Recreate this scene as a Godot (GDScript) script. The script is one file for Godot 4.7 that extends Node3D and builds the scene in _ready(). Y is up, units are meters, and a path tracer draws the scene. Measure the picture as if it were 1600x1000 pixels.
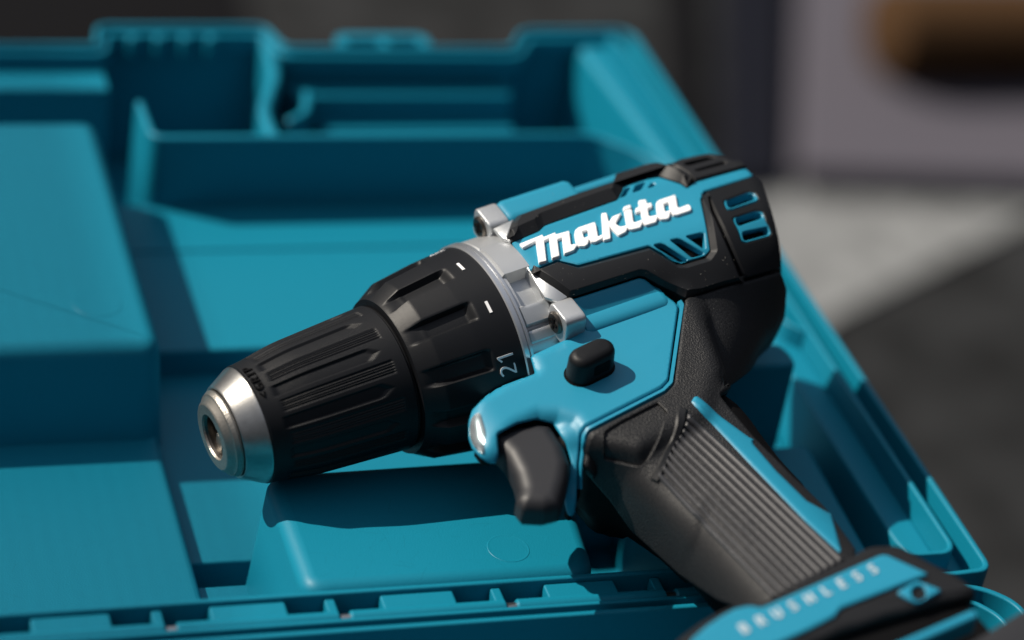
extends Node3D
# A cordless drill driver lying on its side in an open teal tool case, in sunlight.
# Lengths in the builders are millimetres; MM turns them into metres.

const MM := 0.001
# the drill is modelled in its own axes: x backwards along the spindle, y towards the top of the tool, z out of the visible flank
const E1 := Vector3(0.913545, -0.261445, 0.311578)   # drafting plane in which the outlines of the flank parts are drawn
const E2 := Vector3(0.0, 0.766044, 0.642788)
const ED := Vector3(-0.406737, -0.587216, 0.699816)

var M := {}
var names := {}
var drill: Node3D
var case_root: Node3D

# ---------------------------------------------------------------- nodes
func numbered(called: String) -> String:
	if not names.has(called):
		names[called] = 0
		return called
	names[called] += 1
	return "%s_%03d" % [called, names[called]]

func thing(called: String, label: String, category: String, at := Transform3D.IDENTITY, group := "") -> Node3D:
	var o := Node3D.new()
	o.name = numbered(called)
	add_child(o, true)
	o.transform = at
	o.set_meta("label", label)
	o.set_meta("category", category)
	if group: o.set_meta("group", group)
	return o

func put(called: String, mesh: Mesh, mat: Material, parent: Node, at := Transform3D.IDENTITY) -> MeshInstance3D:
	var o := MeshInstance3D.new()
	o.name = called if parent != self else numbered(called)
	o.mesh = mesh
	o.material_override = null
	for s in mesh.get_surface_count():
		o.set_surface_override_material(s, mat)
	o.transform = at
	parent.add_child(o, true)
	return o

# ---------------------------------------------------------------- meshes
# tris run counter-clockwise seen from outside; normals are averaged over neighbours that bend less than the crease
func finish(v: PackedVector3Array, t: PackedInt32Array, crease := 40.0) -> ArrayMesh:
	var nf := t.size() / 3
	var fn := PackedVector3Array()
	fn.resize(nf)
	var unit := PackedVector3Array()
	unit.resize(nf)
	var start := PackedInt32Array()
	start.resize(v.size() + 1)
	for k in t.size():
		start[t[k] + 1] += 1
	for i in v.size():
		start[i + 1] += start[i]
	var fill := start.duplicate()
	var faces := PackedInt32Array()
	faces.resize(t.size())
	for f in nf:
		var a := v[t[f * 3]]
		var n := (v[t[f * 3 + 1]] - a).cross(v[t[f * 3 + 2]] - a)
		fn[f] = n
		unit[f] = n.normalized()
		for k in 3:
			var q := t[f * 3 + k]
			faces[fill[q]] = f
			fill[q] += 1
	var lim := cos(deg_to_rad(crease))
	var ov := PackedVector3Array()
	var on := PackedVector3Array()
	ov.resize(nf * 3)
	on.resize(nf * 3)
	var w := 0
	for f in nf:
		if fn[f].length_squared() < 1e-14:
			continue
		for k in [0, 2, 1]:
			var q: int = t[f * 3 + k]
			var n := Vector3.ZERO
			for j in range(start[q], start[q + 1]):
				var g := faces[j]
				if unit[g].dot(unit[f]) > lim:
					n += fn[g]
			ov[w] = v[q] * MM
			on[w] = n.normalized() if n.length_squared() > 1e-16 else unit[f]
			w += 1
	ov.resize(w)
	on.resize(w)
	var arr := []
	arr.resize(Mesh.ARRAY_MAX)
	arr[Mesh.ARRAY_VERTEX] = ov
	arr[Mesh.ARRAY_NORMAL] = on
	var m := ArrayMesh.new()
	m.add_surface_from_arrays(Mesh.PRIMITIVE_TRIANGLES, arr)
	return m

func flipped(t: PackedInt32Array) -> PackedInt32Array:
	var o := t.duplicate()
	for f in range(0, t.size(), 3):
		o[f + 1] = t[f + 2]
		o[f + 2] = t[f + 1]
	return o

func volume(v: PackedVector3Array, t: PackedInt32Array) -> float:
	var c := Vector3.ZERO
	for p in v: c += p
	c /= v.size()
	var s := 0.0
	for f in range(0, t.size(), 3):
		s += (v[t[f]] - c).dot((v[t[f + 1]] - c).cross(v[t[f + 2]] - c))
	return s

func closed(v: PackedVector3Array, t: PackedInt32Array, crease := 40.0) -> ArrayMesh:
	return finish(v, t if volume(v, t) > 0.0 else flipped(t), crease)

# rings of equal length joined into a skin, with caps where asked
func loft(rings: Array, cap_a: bool, cap_b: bool, crease := 40.0) -> ArrayMesh:
	var v := PackedVector3Array()
	var t := PackedInt32Array()
	var n: int = rings[0].size()
	for r in rings:
		v.append_array(r)
	for i in rings.size() - 1:
		for j in n:
			var a := i * n + j
			var b := i * n + (j + 1) % n
			t.append_array(PackedInt32Array([a, b, b + n, a, b + n, a + n]))
	for e in 2:
		if (cap_a if e == 0 else cap_b):
			var c := Vector3.ZERO
			var o := 0 if e == 0 else (rings.size() - 1) * n
			for j in n: c += v[o + j]
			v.append(c / n)
			for j in n:
				var a := o + j
				var b := o + (j + 1) % n
				t.append_array(PackedInt32Array([v.size() - 1, b, a] if e == 0 else [v.size() - 1, a, b]))
	return closed(v, t, crease)

func round_poly(p: PackedVector2Array, r: float, steps := 4) -> PackedVector2Array:
	if r <= 0.0: return p
	var o := PackedVector2Array()
	var n := p.size()
	for i in n:
		var a := p[(i + n - 1) % n]
		var b := p[i]
		var c := p[(i + 1) % n]
		var d := minf(r, 0.45 * minf(a.distance_to(b), b.distance_to(c)))
		var s := b + (a - b).normalized() * d
		var e := b + (c - b).normalized() * d
		for k in steps + 1:
			var w := float(k) / steps
			o.append(s.lerp(b, w).lerp(b.lerp(e, w), w))
	return o

func resample(p: PackedVector2Array, step: float) -> PackedVector2Array:
	var o := PackedVector2Array()
	for i in p.size():
		var a := p[i]
		var b := p[(i + 1) % p.size()]
		var n := maxi(1, ceili(a.distance_to(b) / step))
		if a.distance_to(b) < 1e-4: continue
		for k in n:
			o.append(a.lerp(b, float(k) / n))
	return o

func ccw(p: PackedVector2Array, want := true) -> PackedVector2Array:
	if Geometry2D.is_polygon_clockwise(p) == want:
		p = p.duplicate()
		p.reverse()
	return p

# Godot's 2D axes point down: «clockwise» there is counter-clockwise with y up; settle it by area
func turn_left(p: PackedVector2Array, want := true) -> PackedVector2Array:
	var s := 0.0
	for i in p.size():
		s += p[i].cross(p[(i + 1) % p.size()])
	if (s > 0.0) != want:
		p = p.duplicate()
		p.reverse()
	return p

func inset(p: PackedVector2Array, d: float) -> PackedVector2Array:
	var o := PackedVector2Array()
	var n := p.size()
	for i in n:
		var a := (p[i] - p[(i + n - 1) % n]).normalized()
		var b := (p[(i + 1) % n] - p[i]).normalized()
		var m := (Vector2(-a.y, a.x) + Vector2(-b.y, b.x))
		m = m.normalized() / maxf(0.6, cos(0.5 * absf(a.angle_to(b))))
		o.append(p[i] + m * d)
	return o

# a prism over an outline in x and z: rounded upper edge, slightly drafted sides
func prism(outline: PackedVector2Array, top: float, bottom: float, corner := 2.0, fillet := 1.0, draft := 0.02, steps := 4) -> ArrayMesh:
	if corner > 0.0: fillet = minf(fillet, corner * 0.9)
	var p := turn_left(resample(round_poly(outline, corner, 6), 1e9))
	var rings := []
	for k in steps + 1:
		var a := PI / 2 * k / steps
		rings.append(ring_at(inset(p, fillet * (1.0 - sin(a))), top - fillet * (1.0 - cos(a))))
	rings.append(ring_at(inset(p, -draft * (top - fillet - bottom)), bottom))
	var v := PackedVector3Array()
	var t := PackedInt32Array()
	var n: int = p.size()
	for r in rings: v.append_array(r)
	for i in rings.size() - 1:
		for j in n:
			var a := i * n + j
			var b := i * n + (j + 1) % n
			t.append_array(PackedInt32Array([a, b, b + n, a, b + n, a + n]))
	var cap2 := PackedVector2Array()
	for q in rings[0]: cap2.append(Vector2(q.x, q.z))
	var ct := Geometry2D.triangulate_polygon(cap2)
	if ct.is_empty():
		for j in range(1, n - 1): ct.append_array(PackedInt32Array([0, j, j + 1]))
	for f in range(0, ct.size(), 3):
		var s := (cap2[ct[f + 1]] - cap2[ct[f]]).cross(cap2[ct[f + 2]] - cap2[ct[f]])
		# the side quads above wind one way round; give the caps the same sense
		if s > 0.0: t.append_array(PackedInt32Array([ct[f], ct[f + 2], ct[f + 1]]))
		else: t.append_array(PackedInt32Array([ct[f], ct[f + 1], ct[f + 2]]))
	var o := (rings.size() - 1) * n
	for f in range(0, ct.size(), 3):
		var s := (cap2[ct[f + 1]] - cap2[ct[f]]).cross(cap2[ct[f + 2]] - cap2[ct[f]])
		if s > 0.0: t.append_array(PackedInt32Array([o + ct[f], o + ct[f + 1], o + ct[f + 2]]))
		else: t.append_array(PackedInt32Array([o + ct[f], o + ct[f + 2], o + ct[f + 1]]))
	return closed(v, t, 35.0)

func ring_at(p: PackedVector2Array, y: float) -> PackedVector3Array:
	var o := PackedVector3Array()
	for q in p: o.append(Vector3(q.x, y, q.y))
	return o

func rect(x0: float, z0: float, x1: float, z1: float) -> PackedVector2Array:
	return PackedVector2Array([Vector2(x0, z0), Vector2(x1, z0), Vector2(x1, z1), Vector2(x0, z1)])

func pts(a: Array) -> PackedVector2Array:
	var o := PackedVector2Array()
	for i in range(0, a.size(), 2): o.append(Vector2(a[i], a[i + 1]))
	return o

# a strip that follows a path in x and z (open), with a half width and a rounded top
func wall_path(path: PackedVector2Array, half: float, top: float, bottom: float, fillet := 0.6) -> ArrayMesh:
	var l := PackedVector2Array()
	var r := PackedVector2Array()
	for i in path.size():
		var a := (path[i] - path[maxi(0, i - 1)]).normalized() if i > 0 else (path[1] - path[0]).normalized()
		var b := (path[i + 1] - path[i]).normalized() if i < path.size() - 1 else a
		var m := Vector2(-a.y - b.y, a.x + b.x).normalized() / maxf(0.5, cos(0.5 * absf(a.angle_to(b))))
		l.append(path[i] + m * half)
		r.append(path[i] - m * half)
	r.reverse()
	l.append_array(r)
	return prism(l, top, bottom, 0.0, fillet, 0.0, 3)

func round_path(p: PackedVector2Array, r: float) -> PackedVector2Array:
	var o := PackedVector2Array([p[0]])
	for i in range(1, p.size() - 1):
		var d := minf(r, 0.45 * minf(p[i].distance_to(p[i - 1]), p[i].distance_to(p[i + 1])))
		var s := p[i] + (p[i - 1] - p[i]).normalized() * d
		var e := p[i] + (p[i + 1] - p[i]).normalized() * d
		for k in 7:
			var w := k / 6.0
			o.append(s.lerp(p[i], w).lerp(p[i].lerp(e, w), w))
	o.append(p[-1])
	return o

# a skin turned about the spindle: radius(x, angle), angle 0 towards the camera side, growing downwards
func lathe(xs: PackedFloat32Array, n: int, radius: Callable, cap_a := true, cap_b := true, crease := 35.0) -> ArrayMesh:
	var rings := []
	for x in xs:
		var r := PackedVector3Array()
		for j in n:
			var a := TAU * j / n
			r.append(around(x, radius.call(x, a), a))
		rings.append(r)
	return loft(rings, cap_a, cap_b, crease)

func around(x: float, r: float, a: float) -> Vector3:
	return Vector3(x, r * (-0.642788 * cos(a) - 0.766044 * sin(a)), r * (0.766044 * cos(a) - 0.642788 * sin(a)))

# turned profile: pairs of x and radius
func turned(profile: Array, n := 96, cap_a := true, cap_b := true, crease := 30.0) -> ArrayMesh:
	var rings := []
	for k in range(0, profile.size(), 2):
		var r := PackedVector3Array()
		for j in n:
			r.append(around(profile[k], maxf(0.01, profile[k + 1]), TAU * j / n))
		rings.append(r)
	return loft(rings, cap_a, cap_b, crease)

# ---------------------------------------------------------------- solids as distance fields
func smin(a: float, b: float, k: float) -> float:
	var h := maxf(k - absf(a - b), 0.0) / k
	return minf(a, b) - h * h * k * 0.25

func rbox2(x: float, y: float, hx: float, hy: float, r: float) -> float:
	var qx := absf(x) - hx + r
	var qy := absf(y) - hy + r
	return Vector2(maxf(qx, 0.0), maxf(qy, 0.0)).length() + minf(maxf(qx, qy), 0.0) - r

func ext(d2: float, w: float, r: float) -> float:
	var a := d2 + r
	var b := w + r
	return minf(maxf(a, b), 0.0) + Vector2(maxf(a, 0.0), maxf(b, 0.0)).length() - r

func polyd(p: PackedVector2Array, q: Vector2) -> float:
	var d := 1e18
	var s := 1.0
	var n := p.size()
	var b := p[n - 1]
	for i in n:
		var a := p[i]
		var e := b - a
		var w := q - a
		var o := w - e * clampf(w.dot(e) / e.length_squared(), 0.0, 1.0)
		d = minf(d, o.length_squared())
		var c1 := q.y >= a.y
		var c2 := q.y < b.y
		var c3 := e.x * w.y > e.y * w.x
		if (c1 and c2 and c3) or (not c1 and not c2 and not c3): s = -s
		b = a
	return s * sqrt(d)

func capsule(p: Vector3, a: Vector3, b: Vector3, ra: float, rb: float) -> float:
	var e := b - a
	var t := clampf((p - a).dot(e) / e.length_squared(), 0.0, 1.0)
	return (p - a - e * t).length() - lerpf(ra, rb, t)

var BRIDGE := pts([4, -8, 5, -23.5, -7, -24.8, -8.5, -30.5, -18, -31, -27, -33, -31.5, -37, -34.5, -43.5, -34.5, -49, -30, -50.5, -27, -47.5, -21, -45.5, -15, -45, -11, -47, -8.5, -50, -8, -57, 2, -66, 24, -63, 37, -50, 44, -30, 46, -8])
var FOOT := pts([-29.8, -125.8, -23.6, -123.7, -17.6, -122.3, -11.2, -121.6, -7.7, -121.7, -3.2, -124.1, 31.6, -121, 38, -123.9, 42.3, -132.6, 46, -139.4, 46.6, -143.9, 45, -145, 37.8, -143.4, 24.3, -141.5, 12.2, -140.2, 1.4, -140.1, -13.6, -143.9, -36, -132.9])
var TRIGGER := pts([-28.8, -43.1, -21.5, -42.8, -15, -44.1, -12, -46.5, -12.4, -53.9, -14.4, -60.1, -17.8, -64.6, -21.2, -68.2, -23.6, -70.6, -27.8, -70, -32.5, -67.3, -32.7, -64.3, -30.4, -61.5, -28.8, -56.8, -27.9, -50.6, -28.5, -46.4])
var SHOULDER := pts([-6, -49, 8, -54, 22, -48, 34, -42, 40, -60, 42, -90, 4, -90, -1, -66, -5, -58])
var GUARD := [Vector3(-8, -44, 12), Vector3(-10, -51, 13.4), Vector3(-10.8, -57, 10.2), Vector3(-12.8, -60.5, 5), Vector3(-14.8, -62.5, -1)]
var GUARD_R := [3.4, 3.5, 3.4, 3.1, 2.8]
var GRIP_Y := PackedFloat32Array([-42, -60, -85, -122])
var GRIP_HALF := PackedFloat32Array([13.5, 16.5, 19.0, 19.5])
var GRIP_MID := PackedFloat32Array([20, 21.0, 21.5, 23.0])
# outlines of the flank parts in the drafting plane
var SIDE_PANEL := pts([12.04, 22.37, 14.23, 13.63, 21.69, 14.21, 26.64, 11.08, 46.4, 9.9, 51.96, 3.44, 53.78, 2.83, 59.64, 2.58, 61.52, 3.56, 63.25, 11.23, 64.47, 17.09, 66.34, 19.18, 81.26, 18.92, 80, 21.72, 65.03, 22.37, 62.28, 21.34, 61.14, 23.09, 56.37, 26.8, 51.81, 27.57, 46.35, 27.25, 42.97, 24.37, 24.92, 24.03, 21.8, 23.97, 19.81, 22.97])
var SIDE_PANEL_HOLES := [pts([47.38, 9.68, 49.42, 9.59, 50.36, 9, 54.74, 3.2, 53.94, 3.05, 52.74, 3.02, 50.42, 4.77]), pts([52.09, 9.57, 54.34, 9.27, 55.29, 8.68, 59.61, 3.44, 59.01, 3.07, 56.39, 3.22, 55.91, 3.52]), pts([56.53, 9.13, 60.99, 8.68, 61.68, 8.31, 60.5, 4.42, 59.87, 4.49]), pts([43.01, 24.73, 45.17, 26.75, 47.97, 26.7, 45.36, 24.7]), pts([47.61, 24.94, 49.32, 26.75, 52.36, 26.78, 50.2, 25]), pts([51.99, 24.78, 53.88, 25.99, 54.68, 24.85])]
var UPPER_BUMPER := pts([10.99, 23.46, 13.65, 27.24, 16.05, 28.76, 30.99, 29.5, 46.98, 29.51, 49.38, 29.51, 57.16, 29.48, 60.74, 29.41, 64.46, 24.48, 64.46, 22.73, 62.38, 21.47, 61.22, 23.23, 56.45, 26.98, 51.89, 27.76, 46.42, 27.44, 43.05, 24.51, 24.99, 24.17, 21.65, 23.99, 19.88, 23.11, 12.2, 22.44])
var TOP_RIDGE := pts([13.56, 29.52, 18.98, 29.52, 28.17, 29.45, 30.83, 29.48, 31.62, 29.51, 22.27, 29.5, 14.64, 29.33])
var TOP_STRIP := pts([31.28, 29.51, 47.88, 29.5, 47.67, 29.51, 31.28, 29.5])
var TOP_CAP := pts([60.1, 28.79, 64.56, 29.32, 72, 28.43, 75.43, 26.19, 77.36, 24.41, 79.33, 23.76, 80.22, 21.51, 64.73, 22.36, 64.32, 24.04, 62.55, 26.88])
var TOP_CAP_HOLES := [pts([63.83, 27.76, 65.7, 27.82, 71.35, 27.29, 73.4, 26.26, 64.97, 26.62]), pts([65.82, 25.05, 74.54, 24.75, 75.32, 24.02, 66.75, 24.43])]
var REAR_CAP := pts([66.32, 18.48, 81.13, 18.5, 82.31, 15.87, 80.92, 4.45, 78.7, -6.79, 67.93, -6.39, 67.37, -5.33, 66.4, 14.78])
var REAR_CAP_HOLES := [pts([69.74, 14.29, 77.45, 14.56, 79.13, 13.54, 79.29, 11.63, 78.64, 11.11, 70.88, 11.11, 69.61, 11.83]), pts([70.01, 9.3, 77.13, 9.15, 78.87, 8.31, 78.58, 5.58, 78.84, 4.47, 78.77, 2.44, 77.99, 1.91, 70.79, 2.19, 69.99, 3, 70.33, 6.07])]
var LINER_A := pts([69.99, 14.63, 77.71, 14.9, 79.36, 13.88, 79.54, 11.97, 78.9, 11.43, 71.14, 11.41, 69.85, 12.16])
var LINER_A_HOLES := [pts([70.67, 14.33, 77.46, 14.38, 78.77, 13.62, 78.8, 12.12, 71.4, 11.97, 70.47, 12.44])]
var LINER_B := pts([70.26, 9.54, 77.41, 9.4, 79.14, 8.54, 78.86, 5.73, 79.15, 4.58, 79.1, 2.49, 78.28, 1.95, 71.08, 2.25, 70.27, 3.08, 70.6, 6.23])
var LINER_B_HOLES := [pts([70.91, 9.18, 77.18, 8.92, 78.39, 8.32, 78.42, 6.93, 70.88, 6.9]), pts([71.17, 5.29, 78.64, 4.44, 78.47, 2.84, 78.02, 2.45, 71.45, 2.8, 70.98, 3.24])]
var LOWER_BUMPER := pts([14.1, 13.05, 21.67, 13.41, 26.2, 10.33, 45.92, 9.2, 51.46, 2.91, 53.28, 2.31, 59.48, 2.02, 61.47, 3.28, 63.23, 10.66, 64.58, 16.76, 65.74, 18.11, 66, 14.36, 66.8, -5.53, 67.62, -6.84, 61.06, -6.45, 50.6, -6.43, 41.94, 2.8, 40.69, 3.35, 22.77, 3.71, 20.75, 4.01])
var OVERMOLD := pts([50.57, -6.67, 61.05, -6.77, 67.63, -7.19, 78.21, -7.69, 78.8, -12.29, 76.49, -20.27, 71.47, -25.95, 60.09, -30.48, 49.11, -32.51, 53.56, -45.37, 58.85, -57.01, 63.33, -66.57, 66.29, -77.92, 63.41, -79.95, 38.53, -82.99, 31.55, -78.1, 25.15, -70.47, 17.48, -57.27, 14.44, -47.33, 11.07, -39.24, 10.36, -36.58, 14.32, -30.64, 15.11, -30.01, 36.25, -27.64, 39.12, -26.29])
var OVERMOLD_HOLES := [pts([17.92, -31.3, 21.96, -30.44, 33.33, -29.14, 34.83, -32.29, 25.09, -41.15, 24.06, -41.63, 16.54, -36.56])]
var INLAY := pts([18.03, -31.09, 22.21, -30.04, 33.59, -28.73, 35.1, -31.91, 25.26, -41.35, 23.92, -41.8, 16.26, -36.97])
var STRIPE := pts([41, -31.84, 42.48, -30.72, 43.65, -30.9, 46.83, -36.78, 52.19, -44.8, 53.23, -45.88, 52.53, -46.81, 55.5, -54.91, 59.55, -63.56, 64.13, -68.73, 62.59, -77.01, 61.53, -77.21, 56.54, -67.49, 49.37, -51.29, 44.4, -39.69])
var RIB_FRAME := pts([38.09, -31.86, 39.68, -33.34, 26.96, -47.48, 25.48, -45.85])
var RIBS_A := pts([39.46, -33.78, 46.03, -46.07, 54.26, -62.55, 62.36, -78.81])
var RIBS_B := pts([26.77, -45.85, 31.71, -56.42, 37.56, -68.99, 43.01, -80.92])
var FRONT_HOUSING := pts([20.68, -6.01, 7.03, -7.29, 6.8, -11.83, -3.91, -12.18, -8.26, -13.54, -11.27, -15.12, -13.03, -17.64, -14.23, -21.34, -14.13, -24.07, -12.72, -26.78, -11.73, -28.13, -9.85, -28.97, -8.73, -26.99, -7.37, -22.38, -1.98, -21.66, 3.02, -22.23, 6.72, -24.54, 8.2, -30.2, 8, -34.86, 6.29, -38.3, 4.34, -41.53, 3.2, -44.24, 2.9, -46.85, 3.29, -48.06, 4.39, -47.77, 5.67, -45.35, 9.24, -36.18, 12.58, -29.25, 14.16, -27.95, 35.79, -25.54, 38.17, -24.51, 47.93, -8.16, 47.79, -6.62, 42.02, 2.11, 40.83, 2.84, 22.89, 3.22, 20.87, 3.54])
var HOUSING_RIM := pts([8.19, -42.45, 10.3, -36.53, 13.84, -30.31, 14.83, -29.33, 36.29, -26.9, 39.11, -25.69, 49.86, -7.91, 49.56, -6.31, 48.18, -6.57, 48.33, -8.3, 38.42, -24.77, 35.97, -25.95, 14.35, -28.34, 12.98, -29.52, 9.57, -36.29, 7.68, -42.24])
var LENS := pts([-11.97, -17.31, -10.75, -16.52, -9.65, -16.33, -9.63, -18.15, -9.7, -21.49, -10.93, -23.82, -11.62, -25.76, -12.16, -25.7, -13.35, -23.62, -13.55, -21.55, -12.89, -19.09])
var PLATE_UP := pts([8.64, 27.49, 14.7, 28.14, 11.45, 23.89, 12.06, 22.57, 10.22, 23.8])
var PLATE_LOW := pts([13.47, 16.79, 14.22, 13.82, 17.66, 8.87, 21.38, 4.15, 18.19, 3.51, 15.31, 5.91, 14.26, 10.79])
var LETTER0 := pts([13.65, 20.87, 20.19, 21.29, 20.21, 20.56, 23.53, 20.76, 23.6, 20.18, 27.3, 19.97, 26.38, 16.23, 27.51, 16.1, 27.95, 15.52, 26.59, 14.5, 23.73, 14.38, 24.78, 18.72, 23.43, 18.69, 22.46, 14.3, 20.3, 14.32, 21.46, 19.61, 20, 19.43, 18.74, 14.14, 16.66, 14.3, 17.83, 20.05, 14.19, 19.48])
var LETTER1 := pts([28.28, 18.78, 28.85, 19.68, 29.89, 20.06, 34.54, 20.06, 34.65, 19.29, 33.98, 16, 35.21, 16.23, 35.47, 15.37, 34.61, 14.99, 32.61, 14.71, 31.71, 15.15, 31.43, 15.97, 30.66, 14.89, 29.71, 14.56, 28.29, 15.03, 27.79, 15.7, 27.91, 16.98])
var LETTER2 := pts([37.09, 21.62, 37.33, 21.71, 38.42, 21.48, 38.54, 21.17, 38.17, 18.86, 39.71, 20, 42.29, 20.07, 39.77, 17.81, 40.38, 16.77, 41, 16.56, 42.44, 16.49, 42.47, 15.75, 41.5, 14.74, 39.45, 14.42, 39.16, 14.72, 38.03, 17.26, 37.93, 17.61, 36.99, 14.43, 36.64, 14.31, 35.03, 14.45, 34.95, 14.82])
var LETTER3 := pts([43.15, 20.19, 43.51, 20.32, 45.12, 20.26, 45.3, 19.99, 44.47, 16.83, 44.74, 16.49, 46.72, 16.59, 46.85, 15.81, 45.6, 14.59, 43.15, 14.8, 42.5, 15.23, 42.29, 16.12])
var LETTER4 := pts([43.16, 21.24, 43.79, 21.54, 45.51, 21.49, 45.34, 20.54, 43.55, 20.41, 43.09, 20.38])
var LETTER5 := pts([47.88, 21.74, 48.33, 21.84, 50.01, 21.55, 49.88, 20.33, 51.06, 20.2, 50.86, 18.94, 49.5, 18.88, 49.02, 16.95, 49.41, 16.67, 51.11, 16.55, 51.3, 15.86, 50.11, 14.61, 47.38, 14.7, 46.87, 15.19, 46.82, 15.93, 47.43, 18.85, 45.96, 18.78, 46.17, 19.8, 46.5, 20.1, 47.55, 20.17])
var LETTER6 := pts([52.11, 19.47, 52.65, 20.02, 53.34, 20.21, 58.03, 20.21, 58.07, 19.56, 57.37, 16.63, 57.88, 16.36, 60.45, 16.52, 60.8, 15.87, 60.69, 14.88, 60.17, 14.64, 56.42, 14.65, 55.4, 14.96, 55.06, 16.12, 54.02, 14.63, 53.24, 14.48, 51.76, 14.88, 51.28, 15.46, 51.26, 16.4])
var COUNTER0 := pts([30.5, 18.51, 31.97, 18.5, 31.67, 16.91, 30.29, 16.84])
var COUNTER1 := pts([54.06, 18.7, 55.62, 18.7, 55.13, 16.55, 53.62, 16.64])
var FOOT_PANEL := pts([19.95, -79.36, 25.11, -77.92, 29.34, -77.24, 32.75, -76.96, 36.09, -77.61, 38.36, -78.94, 70.19, -78.26, 71.5, -78.73, 79.11, -85.85, 77.11, -85.72, 55.77, -85.11, 54.06, -86.2, 45, -86.72, 33.04, -86.82, 23.7, -86.17, 19.21, -81.83])
var FOOT_CLIP := pts([69.9, -86.69, 75.77, -86.12, 80.38, -90.04, 73.32, -90.65])
var FOOT_CLIP_HOLES := [pts([76.68, -89.3, 75.57, -90.08, 74.01, -90.05, 72.9, -89.21, 72.94, -87.99, 74.09, -87.08, 75.66, -87.09, 76.74, -88.02])]


func steps_at(y: float, v: PackedFloat32Array) -> float:
	if y >= GRIP_Y[0]: return v[0]
	for i in v.size() - 1:
		if y >= GRIP_Y[i + 1]: return lerpf(v[i], v[i + 1], (GRIP_Y[i] - y) / (GRIP_Y[i] - GRIP_Y[i + 1]))
	return v[-1]

func sd_body(p: Vector3) -> float:
	var d := ext(rbox2(p.y, p.z, 24.0, 27.5 - maxf(0.0, p.x - 60.0) * 0.03, 16.0), maxf(-p.x, p.x - (85.5 + clampf(p.y, -30.0, 2.0) * 0.3)), 8.0)
	d = smin(d, capsule(p, Vector3(62, -8, 0), Vector3(25, -47, 0), 20.5, 12.5), 10.0)
	var a := steps_at(p.y, GRIP_HALF)
	var g := (pow(pow(absf(p.x - steps_at(p.y, GRIP_MID)) / a, 2.5) + pow(absf(p.z) / 17.0, 2.5), 0.4) - 1.0) * minf(a, 17.0)
	d = smin(d, maxf(g, absf(p.y + 82.0) - 43.0), 8.0)
	if p.y < d + 4.0 and p.y > -72.0 - d and p.x < 54.0 + d:
		var near := 20.0 - pow(maxf(0.0, -24.0 - p.x), 2.0) * 0.03
		var far := clampf(-20.0 + (-p.x - 2.0) * 2.6, -20.0, 9.0)
		d = smin(d, ext(polyd(BRIDGE, Vector2(p.x, p.y)), (absf(p.z - (near + far) * 0.5) - (near - far) * 0.5) * 0.93, 3.4), 3.0)
	if p.y < -38.0 + d and p.y > -96.0 - d:
		d = smin(d, ext(polyd(SHOULDER, Vector2(p.x, p.y)), absf(p.z) - 18.4 + 4.0 * smoothstep(-54.0, -80.0, p.y), 7.0), 2.5)
	if p.x < 4.0 + d and p.y < -38.0 + d:
		for i in GUARD.size() - 1:
			d = smin(d, capsule(p, GUARD[i], GUARD[i + 1], GUARD_R[i], GUARD_R[i + 1]), 3.0)
	return d

func sd_core(p: Vector3) -> float:
	return maxf(sd_body(p) + 1.8, minf(9.0 - p.x, p.y + 22.0))   # the gear case fills the front of the motor bay

func sd_foot(p: Vector3) -> float:
	return ext(polyd(FOOT, Vector2(p.x, p.y)), absf(p.z) - 28.0, 3.0)

func sd_trigger(p: Vector3) -> float:
	return ext(polyd(TRIGGER, Vector2(p.x, p.y)), absf(p.z - 13.0) - 5.0, 3.8)

func grad(f: Callable, p: Vector3, e := 0.05) -> Vector3:
	return Vector3(f.call(p + Vector3(e, 0, 0)) - f.call(p - Vector3(e, 0, 0)), f.call(p + Vector3(0, e, 0)) - f.call(p - Vector3(0, e, 0)), f.call(p + Vector3(0, 0, e)) - f.call(p - Vector3(0, 0, e))).normalized()

# surface nets: one vertex in each cell that the surface crosses
func nets(f: Callable, lo: Vector3, hi: Vector3, c: float) -> ArrayMesh:
	var nx := ceili((hi.x - lo.x) / c) + 1
	var ny := ceili((hi.y - lo.y) / c) + 1
	var nz := ceili((hi.z - lo.z) / c) + 1
	var val := PackedFloat32Array()
	val.resize(nx * ny * nz)
	for k in nz:
		for j in ny:
			for i in nx:
				val[(k * ny + j) * nx + i] = f.call(lo + Vector3(i, j, k) * c)
	var id := PackedInt32Array()
	id.resize(nx * ny * nz)
	id.fill(-1)
	var v := PackedVector3Array()
	var t := PackedInt32Array()
	var corner := [0, 1, nx, nx + 1, nx * ny, nx * ny + 1, nx * ny + nx, nx * ny + nx + 1]
	for k in nz - 1:
		for j in ny - 1:
			for i in nx - 1:
				var o := (k * ny + j) * nx + i
				var inside := 0
				for q in corner:
					if val[o + q] < 0.0: inside += 1
				if inside == 0 or inside == 8: continue
				var p := lo + Vector3(i + 0.5, j + 0.5, k + 0.5) * c
				for step in 3:
					p -= grad(f, p, 0.2) * clampf(f.call(p), -c * 0.5, c * 0.5)
				id[o] = v.size()
				v.append(p)
	var sx := [1, nx, nx * ny]
	for k in range(1, nz - 1):
		for j in range(1, ny - 1):
			for i in range(1, nx - 1):
				var o := (k * ny + j) * nx + i
				for ax in 3:
					var a: float = val[o]
					var b: float = val[o + sx[ax]]
					if (a < 0.0) == (b < 0.0): continue
					var u: int = sx[(ax + 1) % 3]
					var w: int = sx[(ax + 2) % 3]
					var q := [id[o], id[o - u], id[o - u - w], id[o - w]]
					if q.min() < 0: continue
					if a < 0.0: t.append_array(PackedInt32Array([q[0], q[1], q[2], q[0], q[2], q[3]]))
					else: t.append_array(PackedInt32Array([q[0], q[2], q[1], q[0], q[3], q[2]]))
	return finish(v, t, 60.0)

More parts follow.
